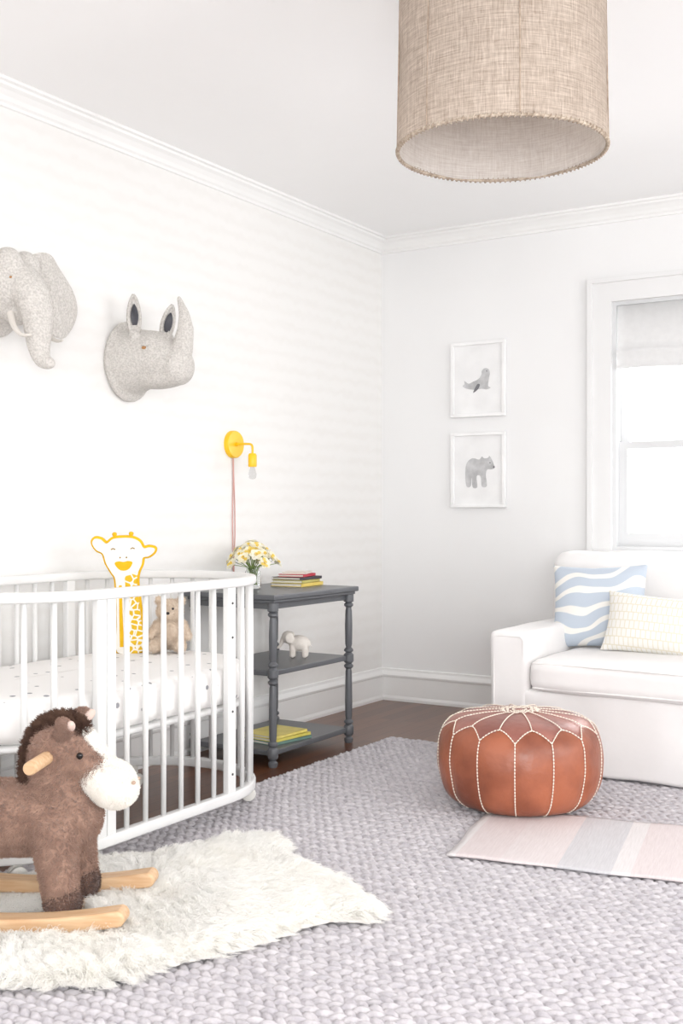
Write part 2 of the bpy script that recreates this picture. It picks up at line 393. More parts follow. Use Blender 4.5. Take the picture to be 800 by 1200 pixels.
# ------------------------------------------------------------ leather pouf
def pouf():
    g=group('leather_pouf',(1.660,-1.885,RZ+.0088))
    LE=mat('tan_leather',(168,98,70),.34,(128,70,50),6,bump=.5,bscale=45,spec=.5,detail=10,bdist=.003)
    LT=mat('top_leather',(164,108,96),.40,(136,84,74),8,bump=.5,bscale=45,spec=.5,detail=10,bdist=.003)
    ST=mat('white_stitching',(246,236,222),.8)
    pr=smooth_loop([(0,.002,0),(.19,.0,0),(.245,.014,0),(.284,.058,0),(.303,.13,0),(.303,.20,0),(.284,.268,0),(.235,.312,0),(.15,.330,0),(.07,.336,0),(0,.337,0)],8,False)
    NP=14; SEG=NP*12
    ss=[0]
    for i in range(1,len(pr)): ss.append(ss[-1]+(pr[i]-pr[i-1]).length)
    tot=ss[-1]
    def P(s):
        s=max(0,min(tot,s))
        for i in range(1,len(pr)):
            if ss[i]>=s:
                t=(s-ss[i-1])/(ss[i]-ss[i-1]+1e-9); q=pr[i-1].lerp(pr[i],t); return q.x,q.y
        return 0,pr[-1].y
    def zs(zt):
        for i in range(len(pr)):
            if pr[i].y>=zt and i>6: return ss[i]
    off=.12
    def surf(th,s,lift=0):
        r,z=P(s); w=abs(math.cos((th-off)*NP/2))
        fac=s/tot
        amp=.007*math.sin(min(1,max(0,(fac-.25)/.35))*pi) if fac<.6 else .0
        r2=r-amp*(w**6)+.003*noise.noise((math.cos(th)*4,math.sin(th)*4,z*14))+lift
        zz=z+.0035*noise.noise((r*math.cos(th)*9,r*math.sin(th)*9,3))*(1 if fac>.6 else 0)+(lift if fac>.62 else 0)
        return Vector((r2*math.cos(th),r2*math.sin(th),max(zz,0)))
    R=56; v=[];f=[];mi=[]
    s_sh=zs(.262)
    for j in range(R+1):
        s=tot*j/R*.9995
        for i in range(SEG): v.append(surf(2*pi*i/SEG,s))
    for j in range(R):
        for i in range(SEG):
            a=j*SEG+i;b=j*SEG+(i+1)%SEG; f.append((a,b,b+SEG,a+SEG))
            th=2*pi*(i+.5)/SEG; w=abs(math.sin((th-off)*NP/2))
            mi.append(1 if tot*(j+.5)/R> s_sh+.05*w else 0)
    o=mesh('cover',v,f,[LE,LT],g,True)
    for p,k in zip(o.data.polygons,mi): p.material_index=k
    lines=[]
    def path(fn,n=40): lines.append([fn(i/(n-1)) for i in range(n)])
    for k in range(NP):
        th=off+2*pi*k/NP
        path(lambda t:surf(th,.19+(s_sh-.19)*t,.0025),46)
        path(lambda t:surf(th+2*pi/NP*t,s_sh+.052*(1-abs(2*t-1)**1.6),.003),26)
        ta=th+pi/NP
        path(lambda t:surf(ta,s_sh+.052+(tot-.055-s_sh-.052)*t,.0035),30)
    for ring in (.06,.042,.022):
        path(lambda t:surf(2*pi*t,tot-ring*(1+.18*math.cos(NP*pi*t*2)),.0045),60)
    V=[];F=[]
    for L_ in lines:
        cum=[0]
        for a,b in zip(L_,L_[1:]): cum.append(cum[-1]+(b-a).length)
        def at(s):
            for q in range(1,len(cum)):
                if cum[q]>=s: return L_[q-1].lerp(L_[q],(s-cum[q-1])/(cum[q]-cum[q-1]+1e-9))
            return L_[-1]
        s=0
        while s<cum[-1]-.004:
            a,b=at(s),at(min(cum[-1],s+.0095)); c=(a+b)/2+Vector((0,0,.0006))
            vv,ff=tube_vf([a,c,b],[.0016,.0025,.0016],6,False,len(V)); V+=vv;F+=ff; s+=.0118
    mesh('stitching',V,F,ST,g,True)
    lathe('center_button',[(0,.007),(.012,.006),(.017,.001),(.017,-.004)],LT,g,20,(0,0,.337))
pouf()

# ------------------------------------------------------------ sofa
SL=mat('white_slipcover',(238,236,235),.95,(234,232,231),3,bump=.35,bscale=7,sheen=.1,bdist=.012)
sf=group('sofa',(1.300,-1.355,RZ)); W=2.0
softbox('skirt',(.015,W-.015,.012,.93,.0,.335),SL,sf,.02,wr=.020,wsc=5,cuts=30)
softbox('arm_1',(0,.175,0,.80,.0,.575),SL,sf,.028,wr=.009,wsc=5,seed=3)
softbox('arm_2',(W-.175,W,0,.80,.0,.575),SL,sf,.028,wr=.009,wsc=5,seed=9)
softbox('back',(-.005,W+.005,.71,1.00,.0,.890),SL,sf,.07,wr=.014,wsc=4,seed=5,cuts=26)
softbox('seat_cushion',(.178,W-.178,-.022,.72,.33,.463),SL,sf,.045,crown=.018,wr=.009,wsc=5,seed=7,cuts=26)
tube('arm_piping_1',[(.022,.004,.01),(.02,.003,.2),(.02,.002,.4),(.022,.002,.54),(.035,.002,.555),(.14,.002,.555),(.153,.002,.54),(.153,.003,.465)],.0035,SL,sf,6)
tube('cushion_piping_1',[(x,-.014+.003*math.sin(x*7),.447+.004*math.sin(x*4)) for x in np.linspace(.2,W-.2,40)],.004,SL,sf,6)
tube('cushion_piping_2',[(x,-.014+.003*math.sin(x*5),.347) for x in np.linspace(.2,W-.2,40)],.004,SL,sf,6)

def pillow(name,w,h,t,m,loc,rot,n=26):
    v=[];f=[]
    for s in (1,-1):
        for j in range(n+1):
            for i in range(n+1):
                u=2*i/n-1; q=2*j/n-1; u=math.sin(u*pi/2); q=math.sin(q*pi/2)
                x=w/2*u*(1-.07*(1-q*q)*abs(u)**2)
                z=h/2*q*(1-.08*(1-u*u)*abs(q)**2)
                y=s*t/2*((1-abs(u)**2.6)*(1-abs(q)**2.6))**.55
                y+=.006*noise.noise((x*14,z*14,s*3))*(1-u*u)*(1-q*q)
                v.append((x,y,z))
    K=(n+1)**2
    for j in range(n):
        for i in range(n):
            a=j*(n+1)+i; f.append((K+a,K+a+1,K+a+n+2,K+a+n+1)); f.append((a,a+n+1,a+n+2,a+1))
    o=mesh(name,v,f,m,None,True)
    bm=bmesh.new(); bm.from_mesh(o.data); bmesh.ops.remove_doubles(bm,verts=bm.verts,dist=1e-4); bm.to_mesh(o.data); bm.free()
    o.location=loc; o.rotation_euler=rot; return o
def wavep():
    m=bpy.data.materials.new('blue_brush_waves'); m.use_nodes=True; nt=m.node_tree;N=nt.nodes;L=nt.links
    b=N['Principled BSDF']; b.inputs['Roughness'].default_value=.9
    tc=N.new('ShaderNodeTexCoord')
    mp=N.new('ShaderNodeMapping'); mp.inputs['Location'].default_value=(.08,0,.06); mp.inputs['Rotation'].default_value=(0,.25,0); L.new(tc.outputs['Object'],mp.inputs[0])
    w=N.new('ShaderNodeTexWave'); w.wave_type='BANDS'; w.bands_direction='Z'; w.inputs['Scale'].default_value=4.8; w.inputs['Distortion'].default_value=9
    w.inputs['Detail'].default_value=0.8; w.inputs['Detail Scale'].default_value=1.0; w.inputs['Detail Roughness'].default_value=.3
    L.new(mp.outputs[0],w.inputs['Vector'])
    r=N.new('ShaderNodeValToRGB'); r.color_ramp.elements[0].position=.22; r.color_ramp.elements[1].position=.34
    r.color_ramp.elements[0].color=lin((236,234,229)); r.color_ramp.elements[1].color=lin((190,200,212))
    L.new(w.outputs['Fac'],r.inputs[0]); L.new(r.outputs[0],b.inputs['Base Color']); return m
pillow('throw_pillow',.43,.385,.15,wavep(),(1.602,-.83,.672),(math.radians(-14),math.radians(-2),math.radians(6)))
def dashes():
    m=bpy.data.materials.new('cream_dash_weave'); m.use_nodes=True; nt=m.node_tree;N=nt.nodes;L=nt.links
    b=N['Principled BSDF']; b.inputs['Roughness'].default_value=.95
    tc=N.new('ShaderNodeTexCoord'); mp=N.new('ShaderNodeMapping'); mp.inputs['Rotation'].default_value=(-pi/2,0,0); L.new(tc.outputs['Object'],mp.inputs[0])
    br=N.new('ShaderNodeTexBrick'); br.inputs['Scale'].default_value=1; br.inputs['Brick Width'].default_value=.022; br.inputs['Row Height'].default_value=.036; br.inputs['Mortar Size'].default_value=.0022
    br.inputs['Color1'].default_value=lin((238,236,232)); br.inputs['Color2'].default_value=lin((236,234,228)); br.inputs['Mortar'].default_value=lin((226,220,202))
    L.new(mp.outputs[0],br.inputs['Vector']); L.new(br.outputs['Color'],b.inputs['Base Color'])
    bp=N.new('ShaderNodeBump'); bp.inputs['Strength'].default_value=.5; bp.inputs['Distance'].default_value=.004; L.new(br.outputs['Fac'],bp.inputs['Height']); L.new(bp.outputs[0],b.inputs['Normal'])
    return m
pillow('throw_pillow',.54,.265,.15,dashes(),(1.940,-.97,.612),(math.radians(-16),math.radians(3),math.radians(-3)))

# ------------------------------------------------------------ pendant lamp
def burlap(name,c1,c2,transl):
    m=bpy.data.materials.new(name); m.use_nodes=True; nt=m.node_tree;N=nt.nodes;L=nt.links
    b=N['Principled BSDF']; b.inputs['Roughness'].default_value=.95; b.inputs['Specular IOR Level'].default_value=.1
    uv=N.new('ShaderNodeUVMap'); uv.uv_map='UVMap'
    outs=[]
    for sc in ((9,260,1),(300,8,1),(20,420,1),(200,30,1)):
        mp=N.new('ShaderNodeMapping'); mp.inputs['Scale'].default_value=sc; L.new(uv.outputs[0],mp.inputs[0])
        n=N.new('ShaderNodeTexNoise'); n.inputs['Scale'].default_value=1; n.inputs['Detail'].default_value=2; n.inputs['Distortion'].default_value=.8; L.new(mp.outputs[0],n.inputs['Vector']); outs.append(n.outputs['Fac'])
    def add(a,b_):
        q=N.new('ShaderNodeMath'); q.operation='ADD'; L.new(a,q.inputs[0]); L.new(b_,q.inputs[1]); return q.outputs[0]
    s=add(add(outs[0],outs[1]),add(outs[2],outs[3]))
    q=N.new('ShaderNodeMath'); q.operation='MULTIPLY'; q.inputs[1].default_value=.25; L.new(s,q.inputs[0])
    r=N.new('ShaderNodeValToRGB'); r.color_ramp.elements[0].position=.38; r.color_ramp.elements[1].position=.60
    r.color_ramp.elements[0].color=lin(c2); r.color_ramp.elements[1].color=lin(c1)
    L.new(q.outputs[0],r.inputs[0]); L.new(r.outputs[0],b.inputs['Base Color'])
    bp=N.new('ShaderNodeBump'); bp.inputs['Strength'].default_value=.4; bp.inputs['Distance'].default_value=.002; L.new(q.outputs[0],bp.inputs['Height']); L.new(bp.outputs[0],b.inputs['Normal'])
    t=N.new('ShaderNodeBsdfTranslucent'); L.new(r.outputs[0],t.inputs[0]); mx=N.new('ShaderNodeMixShader'); mx.inputs[0].default_value=transl
    L.new(b.outputs[0],mx.inputs[1]); L.new(t.outputs[0],mx.inputs[2]); L.new(mx.outputs[0],N['Material Output'].inputs[0])
    return m
def pendant():
    g=group('pendant_lamp',(1.995,-2.814,0))
    zb,zt=2.130,2.62; R=.296; R2=.288
    B1=burlap('burlap_outer',(224,212,200),(172,156,142),.45); B2=burlap('burlap_inner',(250,248,246),(224,219,215),.5)
    def cyl(name,ra,rb,m):
        n=96; v=[];f=[];uv=[]
        for j in range(9):
            t=j/8
            for i in range(n+1):
                a=2*pi*i/n; r=ra+(rb-ra)*t+.0015*math.sin(a*7+j)*(0 if i in(0,n) else 1)
                v.append((r*math.cos(a),r*math.sin(a),zb+(zt-zb)*t)); uv.append((i/n*2,t*.5))
        for j in range(8):
            for i in range(n):
                a=j*(n+1)+i; f.append((a,a+1,a+n+2,a+n+1))
        o=mesh(name,v,f,m,g,True); l=o.data.uv_layers.new(name='UVMap')
        for lp in o.data.loops: l.data[lp.index].uv=uv[lp.vertex_index]
        return o
    cyl('shade_outer',R,R2,B1); cyl('shade_lining',R-.005,R2-.005,B2)
    ROPE=mat('jute_rope',(200,186,170),.9,(154,138,122),80,bump=.6,bscale=200)
    for nm,z,rr in (('rim_bottom',zb,R-.002),('rim_top',zt,R2-.002)):
        tube(nm,[(rr*math.cos(a),rr*math.sin(a),z) for a in np.linspace(0,2*pi,97)[:-1]],.0045,ROPE,g,8,True)
        V=[];F=[]
        nst=120
        for k in range(nst):
            a0=2*pi*k/nst; pts=[]
            for q in range(5):
                t=q/4; ang=a0+.03*t; ph=pi*1.3*(t-.5)
                pts.append(((rr+.0060*math.cos(ph))*math.cos(ang),(rr+.0060*math.cos(ph))*math.sin(ang),z+.0065*math.sin(ph)))
            v_,f_=tube_vf(pts,.0022,5,False,len(V)); V+=v_;F+=f_
        mesh(nm+'_stitches',V,F,ROPE,g,True)
    SM=mat('burlap_seam',(180,163,147),.95,(154,138,123),60)
    for i_,a in enumerate((math.radians(-146.3),math.radians(-108.3),math.radians(-57),math.radians(-186.3),math.radians(20),math.radians(93),math.radians(135))):
        tube('seam_%d'%(i_+1),[((R+.001)*math.cos(a),(R+.001)*math.sin(a),zb+.006),((R2+.001)*math.cos(a),(R2+.001)*math.sin(a),zt-.006)],.0022,SM,g,6)
    MET=mat('brushed_nickel',(180,178,174),.35,metal=.9)
    for k in range(3):
        a=k*2*pi/3+.3
        tube('spider_arm_%d'%(k+1),[(0,0,zt-.02),(R2*.97*math.cos(a),R2*.97*math.sin(a),zt-.006)],.003,MET,g,6)
    tube('stem',[(0,0,zt-.06),(0,0,H-.02)],.006,MET,g,10)
    lathe('canopy',[(0,H),(.06,H),(.06,H-.012),(.045,H-.024),(.01,H-.028),(0,H-.028)][::-1],MET,g,32)
    lathe('socket',[(0,2.54),(.02,2.54),(.022,2.48),(.018,2.47),(0,2.47)][::-1],MET,g,20)
    BU=mat('frosted_bulb',(250,248,240),.3)
    lathe('bulb',[(0,2.38),(.02,2.384),(.03,2.40),(.032,2.42),(.024,2.445),(.014,2.47),(0,2.472)],BU,g,20)
pendant()

# ------------------------------------------------------------ crib
def crib():
    g=group('crib',(.49,0,0)); R=.388; ya,yb=-3.245,-2.62
    CR=mat('crib_white_lacquer',(230,230,229),.35,(227,227,226),3)
    def stad(r,n=28,z=0):
        p=[]
        for k in range(n+1):
            a=pi*k/n; p.append((r*math.cos(a),yb+r*math.sin(a),z))
        for s in (.33,.66): p.append((-r,yb+(ya-yb)*s,z))
        for k in range(n+1):
            a=pi+pi*k/n; p.append((r*math.cos(a),ya+r*math.sin(a),z))
        for s in (.33,.66): p.append((r,ya+(yb-ya)*s,z))
        return p
    def rrect(w,h,r=.008):
        o=[]
        for cx,cy,a0 in ((w/2-r,h/2-r,0),(-w/2+r,h/2-r,90),(-w/2+r,-h/2+r,180),(w/2-r,-h/2+r,270)):
            for k in range(4):
                a=math.radians(a0+k*30); o.append((cx+r*math.cos(a),cy+r*math.sin(a)))
        return o
    tube('top_rail',stad(R,z=.85),0,CR,g,closed=True,sect=rrect(.04,.032))
    tube('bottom_rail',stad(R,z=.098),0,CR,g,closed=True,sect=rrect(.036,.036))
    S_=[]; z0,z1=.10,.845
    def slat(x,y): S_.append(([(x,y,z0),(x,y,(z0+z1)/2),(x,y,z1)],[.0085,.0105,.0085]))
    for sx in (1,-1):
        for k in range(6): slat(sx*R,ya+.055+ (yb-ya-.10)*(k+.5)/6)
    nA=14
    for k in range(nA+1):
        a=pi*k/nA
        if k in (0,nA): continue
        slat(R*math.cos(a),yb+R*math.sin(a)); slat(R*math.cos(a),ya-R*math.sin(a))
    tubes('slats',S_,CR,g,10)
    P=[]
    for sx in (1,-1):
        x0,x1=sx*R-.013,sx*R+.013
        P+= [(x0,x1,ya-.040,ya-.0015,.08,.85),(x0,x1,ya+.0015,ya+.040,.08,.85),(x0,x1,yb-.022,yb+.022,.08,.85)]
    boxes('posts',P,CR,g,.004)
    SC=mat('screw_steel',(90,90,92),.4,metal=.8)
    sc=[]
    for z in (.78,.66,.40,.18): sc.append(([(R+.0125,yb,z),(R+.0155,yb,z)],[.0045,.004]))
    for z in (.40,): sc.append(([(R+.0125,ya-.02,z),(R+.0155,ya-.02,z)],[.0045,.004]))
    tubes('screws',sc,SC,g,8)
    def slab(name,r,z0,z1,m,bev=.02):
        prof=[(r-.06,z0),(r-bev,z0),(r-bev*.3,z0+bev*.3),(r,z0+bev),(r,z1-bev),(r-bev*.3,z1-bev*.3),(r-bev,z1),(r-.06,z1+.004),(r*.5,z1+.008),(.001,z1+.01)]
        V=[];F=[];L0=None
        for rr,zz in prof:
            p=stad(max(rr,.001),z=zz); L0=len(p); V+=p
        for j in range(len(prof)-1):
            for i in range(L0):
                a=j*L0+i;b=j*L0+(i+1)%L0; F.append((a,b,b+L0,a+L0))
        F.append(tuple(range(L0))[::-1])
        return mesh(name,V,F,m,g,True)
    slab('mattress_base',R-.03,.392,.412,CR,.008)
    m=bpy.data.materials.new('star_print_sheet'); m.use_nodes=True; nt=m.node_tree;N=nt.nodes;L=nt.links
    b=N['Principled BSDF']; b.inputs['Roughness'].default_value=.9
    tc=N.new('ShaderNodeTexCoord'); vo=N.new('ShaderNodeTexVoronoi'); vo.inputs['Scale'].default_value=15; vo.inputs['Randomness'].default_value=.6; L.new(tc.outputs['Object'],vo.inputs['Vector'])
    r=N.new('ShaderNodeValToRGB'); r.color_ramp.elements[0].position=.12; r.color_ramp.elements[1].position=.15
    r.color_ramp.elements[0].color=lin((150,150,155)); r.color_ramp.elements[1].color=lin((240,238,236)); L.new(vo.outputs['Distance'],r.inputs[0]); L.new(r.outputs[0],b.inputs['Base Color'])
    slab('mattress',R-.022,.414,.55,m,.035)
    CA=mat('caster_white',(228,226,220),.4)
    for i,(x,y) in enumerate(((.285,yb+.25),(-.275,yb+.25),(.285,ya-.25),(-.275,ya-.25))):
        zb=RZ if x+.49>.62 else 0
        c=group('caster_%d'%(i+1),(x,y,0)); c.parent=g; c.rotation_euler=(0,0,random.random()*3)
        for s in (-1,1):
            lathe('wheel_%d'%(1 if s<0 else 2),[(0,-.009),(.022,-.009),(.027,-.005),(.027,.005),(.022,.009),(0,.009)],CA,c,24,(0,s*.013,zb+.027),(pi/2,0,0))
        boxes('fork',[(-.014,.014,-.004,.004,zb+.02,.085)],CA,c,.002)
crib()

def giraffe():
    g=group('giraffe_plush',(.315,-2.52,.566),0,(math.radians(6),math.radians(-2),math.radians(36)))
    out=[(-.04,0),(.055,0),(.057,.10),(.050,.20),(.046,.27),(.052,.305),(.066,.335),(.073,.362),(.094,.366),(.114,.380),(.118,.394),(.098,.400),(.076,.398),(.062,.422),(.035,.437),(-.005,.440),(-.038,.436),(-.062,.420),(-.082,.436),(-.104,.440),(-.114,.424),(-.100,.398),(-.076,.382),(-.066,.345),(-.048,.31),(-.034,.28),(-.034,.20),(-.038,.10)]
    WY=bpy.data.materials.new('giraffe_print'); WY.use_nodes=True; nt=WY.node_tree;N=nt.nodes;L=nt.links
    b=N['Principled BSDF']; b.inputs['Roughness'].default_value=.9
    tc=N.new('ShaderNodeTexCoord'); vo=N.new('ShaderNodeTexVoronoi'); vo.feature='DISTANCE_TO_EDGE'; vo.inputs['Scale'].default_value=42; L.new(tc.outputs['Object'],vo.inputs['Vector'])
    r=N.new('ShaderNodeValToRGB'); r.color_ramp.elements[0].position=.08; r.color_ramp.elements[1].position=.13; r.color_ramp.elements[0].color=lin((240,237,228)); r.color_ramp.elements[1].color=lin((222,180,36))
    sp=N.new('ShaderNodeSeparateXYZ'); L.new(tc.outputs['Object'],sp.inputs[0])
    c1=N.new('ShaderNodeMath'); c1.operation='GREATER_THAN'; c1.inputs[1].default_value=.002; L.new(sp.outputs[0],c1.inputs[0])
    c2=N.new('ShaderNodeMath'); c2.operation='LESS_THAN'; c2.inputs[1].default_value=.31; L.new(sp.outputs[2],c2.inputs[0])
    mu=N.new('ShaderNodeMath'); mu.operation='MULTIPLY'; L.new(c1.outputs[0],mu.inputs[0]); L.new(c2.outputs[0],mu.inputs[1])
    L.new(vo.outputs['Distance'],r.inputs[0]); mx=N.new('ShaderNodeMix'); mx.data_type='RGBA'; mx.inputs[6].default_value=lin((238,235,227)); L.new(mu.outputs[0],mx.inputs[0]); L.new(r.outputs[0],mx.inputs[7]); L.new(mx.outputs[2],b.inputs['Base Color'])
    YL=mat('yellow_felt',(232,186,32),.9,(222,174,24),30)
    BK=mat('brown_thread',(150,120,60),.7)
    sm=[(p.x,p.y) for p in smooth_loop([(a,b_,0) for a,b_ in out],4)]
    poly_extrude('body',sm,.045,WY,g,.012)
    tube('yellow_border',[(x,0,z) for x,z in sm],.0095,YL,g,6,True)
    for i,x in enumerate((-.028,.028)):
        tube('horn_%d'%(i+1),[(x,0,.432),(x*1.1,0,.450)],.007,YL,g,8)
        blob('horn_knob_%d'%(i+1),ell((x*1.12,0,.453),(.010,.009,.009)),YL,g,.003,2)
        tube('eye_%d'%(i+1),[(x*1.3-.008,-.0235,.398),(x*1.3,-.0235,.402),(x*1.3+.008,-.0235,.398)],.0022,BK,g,6)
    mz=[(p.x,p.y) for p in smooth_loop([(-.034,.345,0),(-.020,.322,0),(0,.315,0),(.020,.322,0),(.034,.345,0),(.018,.352,0),(0,.349,0),(-.018,.352,0)],4)]
    poly_extrude('muzzle_patch',mz,.049,YL,g,.002)
    for i,x in enumerate((-.012,.012)): lathe('nostril_%d'%(i+1),[(0,-.002),(.003,-.002),(.003,.002),(0,.002)],BK,g,10,(x,-.023,.366),(pi/2,0,0))
    poly_extrude('chest_stripe',[(-.030,.02),(-.012,.02),(-.012,.15),(-.010,.26),(-.022,.26),(-.026,.15)],.048,YL,g,.003)
giraffe()

def teddy():
    g=group('teddy_bear',(.43,-2.41,.566),0,(0,0,math.radians(32)))
    F=mat('teddy_fur',(226,210,192),.95,(210,191,171),40,sheen=.3)
    pr=ell((0,0,.065),(.052,.042,.062))+ell((0,-.008,.15),(.05,.045,.045))+ell((0,-.045,.14),(.022,.02,.018))
    pr+=ell((-.042,0,.19),(.018,.01,.018))+ell((.042,0,.19),(.018,.01,.018))
    pr+=cap((-.045,0,.10),.018,(-.07,-.03,.055),.016)+cap((.045,0,.10),.018,(.07,-.03,.055),.016)
    pr+=cap((-.03,-.01,.024),.024,(-.05,-.08,.022),.021)+cap((.03,-.01,.024),.024,(.05,-.08,.022),.021)
    o=blob('body',pr,F,g,.005,3); fur('fur',o,9000,.008,.0006,F,g,rnd=.4)
    BK=mat('bead_black',(30,25,25),.3)
    for i,x in enumerate((-.018,.018)): lathe('eye_%d'%(i+1),[(0,-.004),(.004,-.003),(.005,0),(.004,.003),(0,.004)],BK,g,12,(x,-.052,.163),(pi/2,0,0))
    blob('nose',ell((0,-.066,.147),(.008,.005,.006)),BK,g,.002,1)
teddy()

# ------------------------------------------------------------ console table
def console():
    g=group('console_table',(.275,-1.492,0))
    GY=mat('grey_lacquer',(98,100,104),.35,(92,94,98),4,spec=.5)
    wx,wy=.25,.35
    boxes('top',[(-wx,wx,-wy,wy,.722,.745),(-wx+.012,wx-.012,-wy+.012,wy-.012,.708,.722)],GY,g,.004)
    boxes('apron',[(-.21,.21,-.315,.315,.680,.708)],GY,g,.003)
    boxes('shelf_middle',[(-.215,.215,-.32,.32,.392,.415)],GY,g,.004)
    boxes('shelf_bottom',[(-.215,.215,-.32,.32,.048,.072)],GY,g,.004)
    r=.0155
    prof=[(0,0),(.017,0),(.021,.01),(.021,.022),(.012,.030),(.020,.036),(.024,.044),(.024,.076),(.020,.084),(.014,.088),(.022,.096),(.022,.104),(.014,.112),(.0165,.13),(r+.002,.2),(r,.34),(.013,.352),(.022,.362),(.022,.370),(.014,.377),(.024,.388),(.024,.42),(.014,.430),(.022,.437),(.022,.445),(.013,.455),(.0165,.47),(.018,.56),(r,.63),(.013,.645),(.022,.654),(.022,.662),(.015,.668),(.024,.674),(.024,.708),(0,.708)]
    i=0
    for sx in (1,-1):
        for sy in (1,-1):
            i+=1; lathe('leg_%d'%i,prof,GY,g,20,(sx*.215,sy*.313,0))
console()

def books(name,loc,rz,lst):
    g=group(name,loc,rz); z=0; PG=mat('book_pages',(240,236,226),.9,(222,216,204),60,stretch=(1,1,40))
    for i,(w,d,t,c,a,ox,oy) in enumerate(lst):
        C=mat('book_cover_%d'%i,c,.45,tuple(max(0,v-14) for v in c),12)
        q=group('book_%d'%(i+1),(ox,oy,z),a); q.parent=g
        boxes('cover',[(-w/2,w/2,-d/2,d/2,0,.0025),(-w/2,w/2,-d/2,d/2,t-.0025,t),(-w/2,-w/2+.003,-d/2,d/2,0,t)],C,q,.0008)
        boxes('pages',[(-w/2+.003,w/2-.004,-d/2+.004,d/2-.004,.0025,t-.0025)],PG,q)
        z+=t+.0003
books('book_stack',(.245,-1.255,.7455),math.radians(185),[(.17,.22,.017,(232,206,110),.0,0,0),(.16,.21,.014,(196,186,110),.08,0,.01),(.16,.20,.013,(70,66,72),-.05,0,0),(.13,.17,.013,(206,62,80),.15,0,.0),(.12,.15,.01,(232,222,214),.3,0,0)])
books('book_stack',(.36,-1.59,.0725),math.radians(170),[(.20,.25,.014,(120,150,140),.0,0,0),(.20,.24,.014,(226,214,110),.05,0,0),(.19,.23,.012,(238,222,130),.12,0,.01)])

def ele_fig():
    g=group('elephant_figurine',(.335,-1.37,.4155)); g.rotation_euler=(0,0,math.radians(205))
    CE=mat('knit_cream',(236,230,222),.7,(226,218,210),60,bump=.4,bscale=200)
    pr=ell((0,0,.068),(.052,.036,.038))
    for x in (-.028,.03):
        for y in (-.018,.018): pr+=cap((x,y,.05),.015,(x,y,.013),.0135)
    pr+=ell((.055,0,.095),(.03,.026,.03))+cap((.078,0,.088),.012,(.09,0,.055),.008)+cap((.09,0,.055),.008,(.102,0,.045),.0065)
    pr+=cap((-.05,0,.075),.004,(-.058,0,.05),.003)
    pr+=ell((.042,.031,.095),(.022,.006,.026),(0,0,.3))+ell((.042,-.031,.095),(.022,.006,.026),(0,0,-.3))
    blob('body',pr,CE,g,.0035,3)
ele_fig()

def flowers():
    g=group('flower_vase',(.20,-1.555,.7455))
    GL=bpy.data.materials.new('clear_glass'); GL.use_nodes=True; b=GL.node_tree.nodes['Principled BSDF']; b.inputs['Transmission Weight'].default_value=1; b.inputs['Roughness'].default_value=.02; b.inputs['IOR'].default_value=1.3; b.inputs['Base Color'].default_value=(.95,.97,.97,1)
    lathe('vase',[(0,.002),(.034,.002),(.038,.01),(.038,.07),(.030,.088),(.033,.10),(.031,.10),(.028,.088),(.035,.07),(.035,.012),(0,.01)],GL,g,28)
    YC=mat('petal_yellow',(246,222,130),.6,(242,212,100),30,transl=.2); WP=mat('petal_cream',(253,250,236),.6,(252,247,222),30,transl=.25)
    GRN=mat('stem_green',(140,165,95),.6)
    V={0:[[],[]],1:[[],[]]}; st=[]
    rr=random.Random(4)
    N_=30
    for k in range(N_):
        ph=k*2.39996; rad=.115*math.sqrt((k+.5)/N_); z=.205-.09*(rad/.115)**2.2+rr.uniform(-.008,.008)
        c=Vector((rad*math.cos(ph),rad*math.sin(ph),z)); nrm=Vector((c.x*1.3,c.y*1.3,.09)).normalized()
        q=nrm.to_track_quat('Z','Y').to_matrix()
        st.append(([(rr.uniform(-.015,.015),rr.uniform(-.015,.015),.02),(c.x*.25,c.y*.25,.10),tuple(c-nrm*.008)],.0016))
        for layer in range(2):
            for p in range(6):
                a=p*pi/3+layer*pi/6; e=[]; sc=1.0-.22*layer
                for (u,w,h) in ((.004,-.005,0),(.016,-.0125,.006),(.028,-.009,.007),(.033,0,.006),(.028,.009,.007),(.016,.0125,.006),(.004,.005,0)):
                    u*=sc;w*=sc;h=h+layer*.004
                    x=u*math.cos(a)-w*math.sin(a); y=u*math.sin(a)+w*math.cos(a); e.append(c+q@Vector((x,y,h)))
                kk=1 if rr.random()<.92 else 0
                o_=len(V[kk][0]); V[kk][0]+=e; V[kk][1].append(tuple(o_+i for i in range(len(e))))
        o_=len(V[0][0]); n=10
        for (r_,h) in ((.005,0),(.006,.010),(.008,.014)):
            for i in range(n):
                a=2*pi*i/n; V[0][0].append(c+q@Vector((r_*math.cos(a),r_*math.sin(a),h)))
        for j in range(2):
            for i in range(n): V[0][1].append((o_+j*n+i,o_+j*n+(i+1)%n,o_+(j+1)*n+(i+1)%n,o_+(j+1)*n+i))
        V[0][1].append(tuple(o_+i for i in range(n)))
    mesh('trumpets',V[0][0],V[0][1],YC,g,True); mesh('petals',V[1][0],V[1][1],WP,g,True)
    tubes('stems',st,GRN,g,6)
flowers()

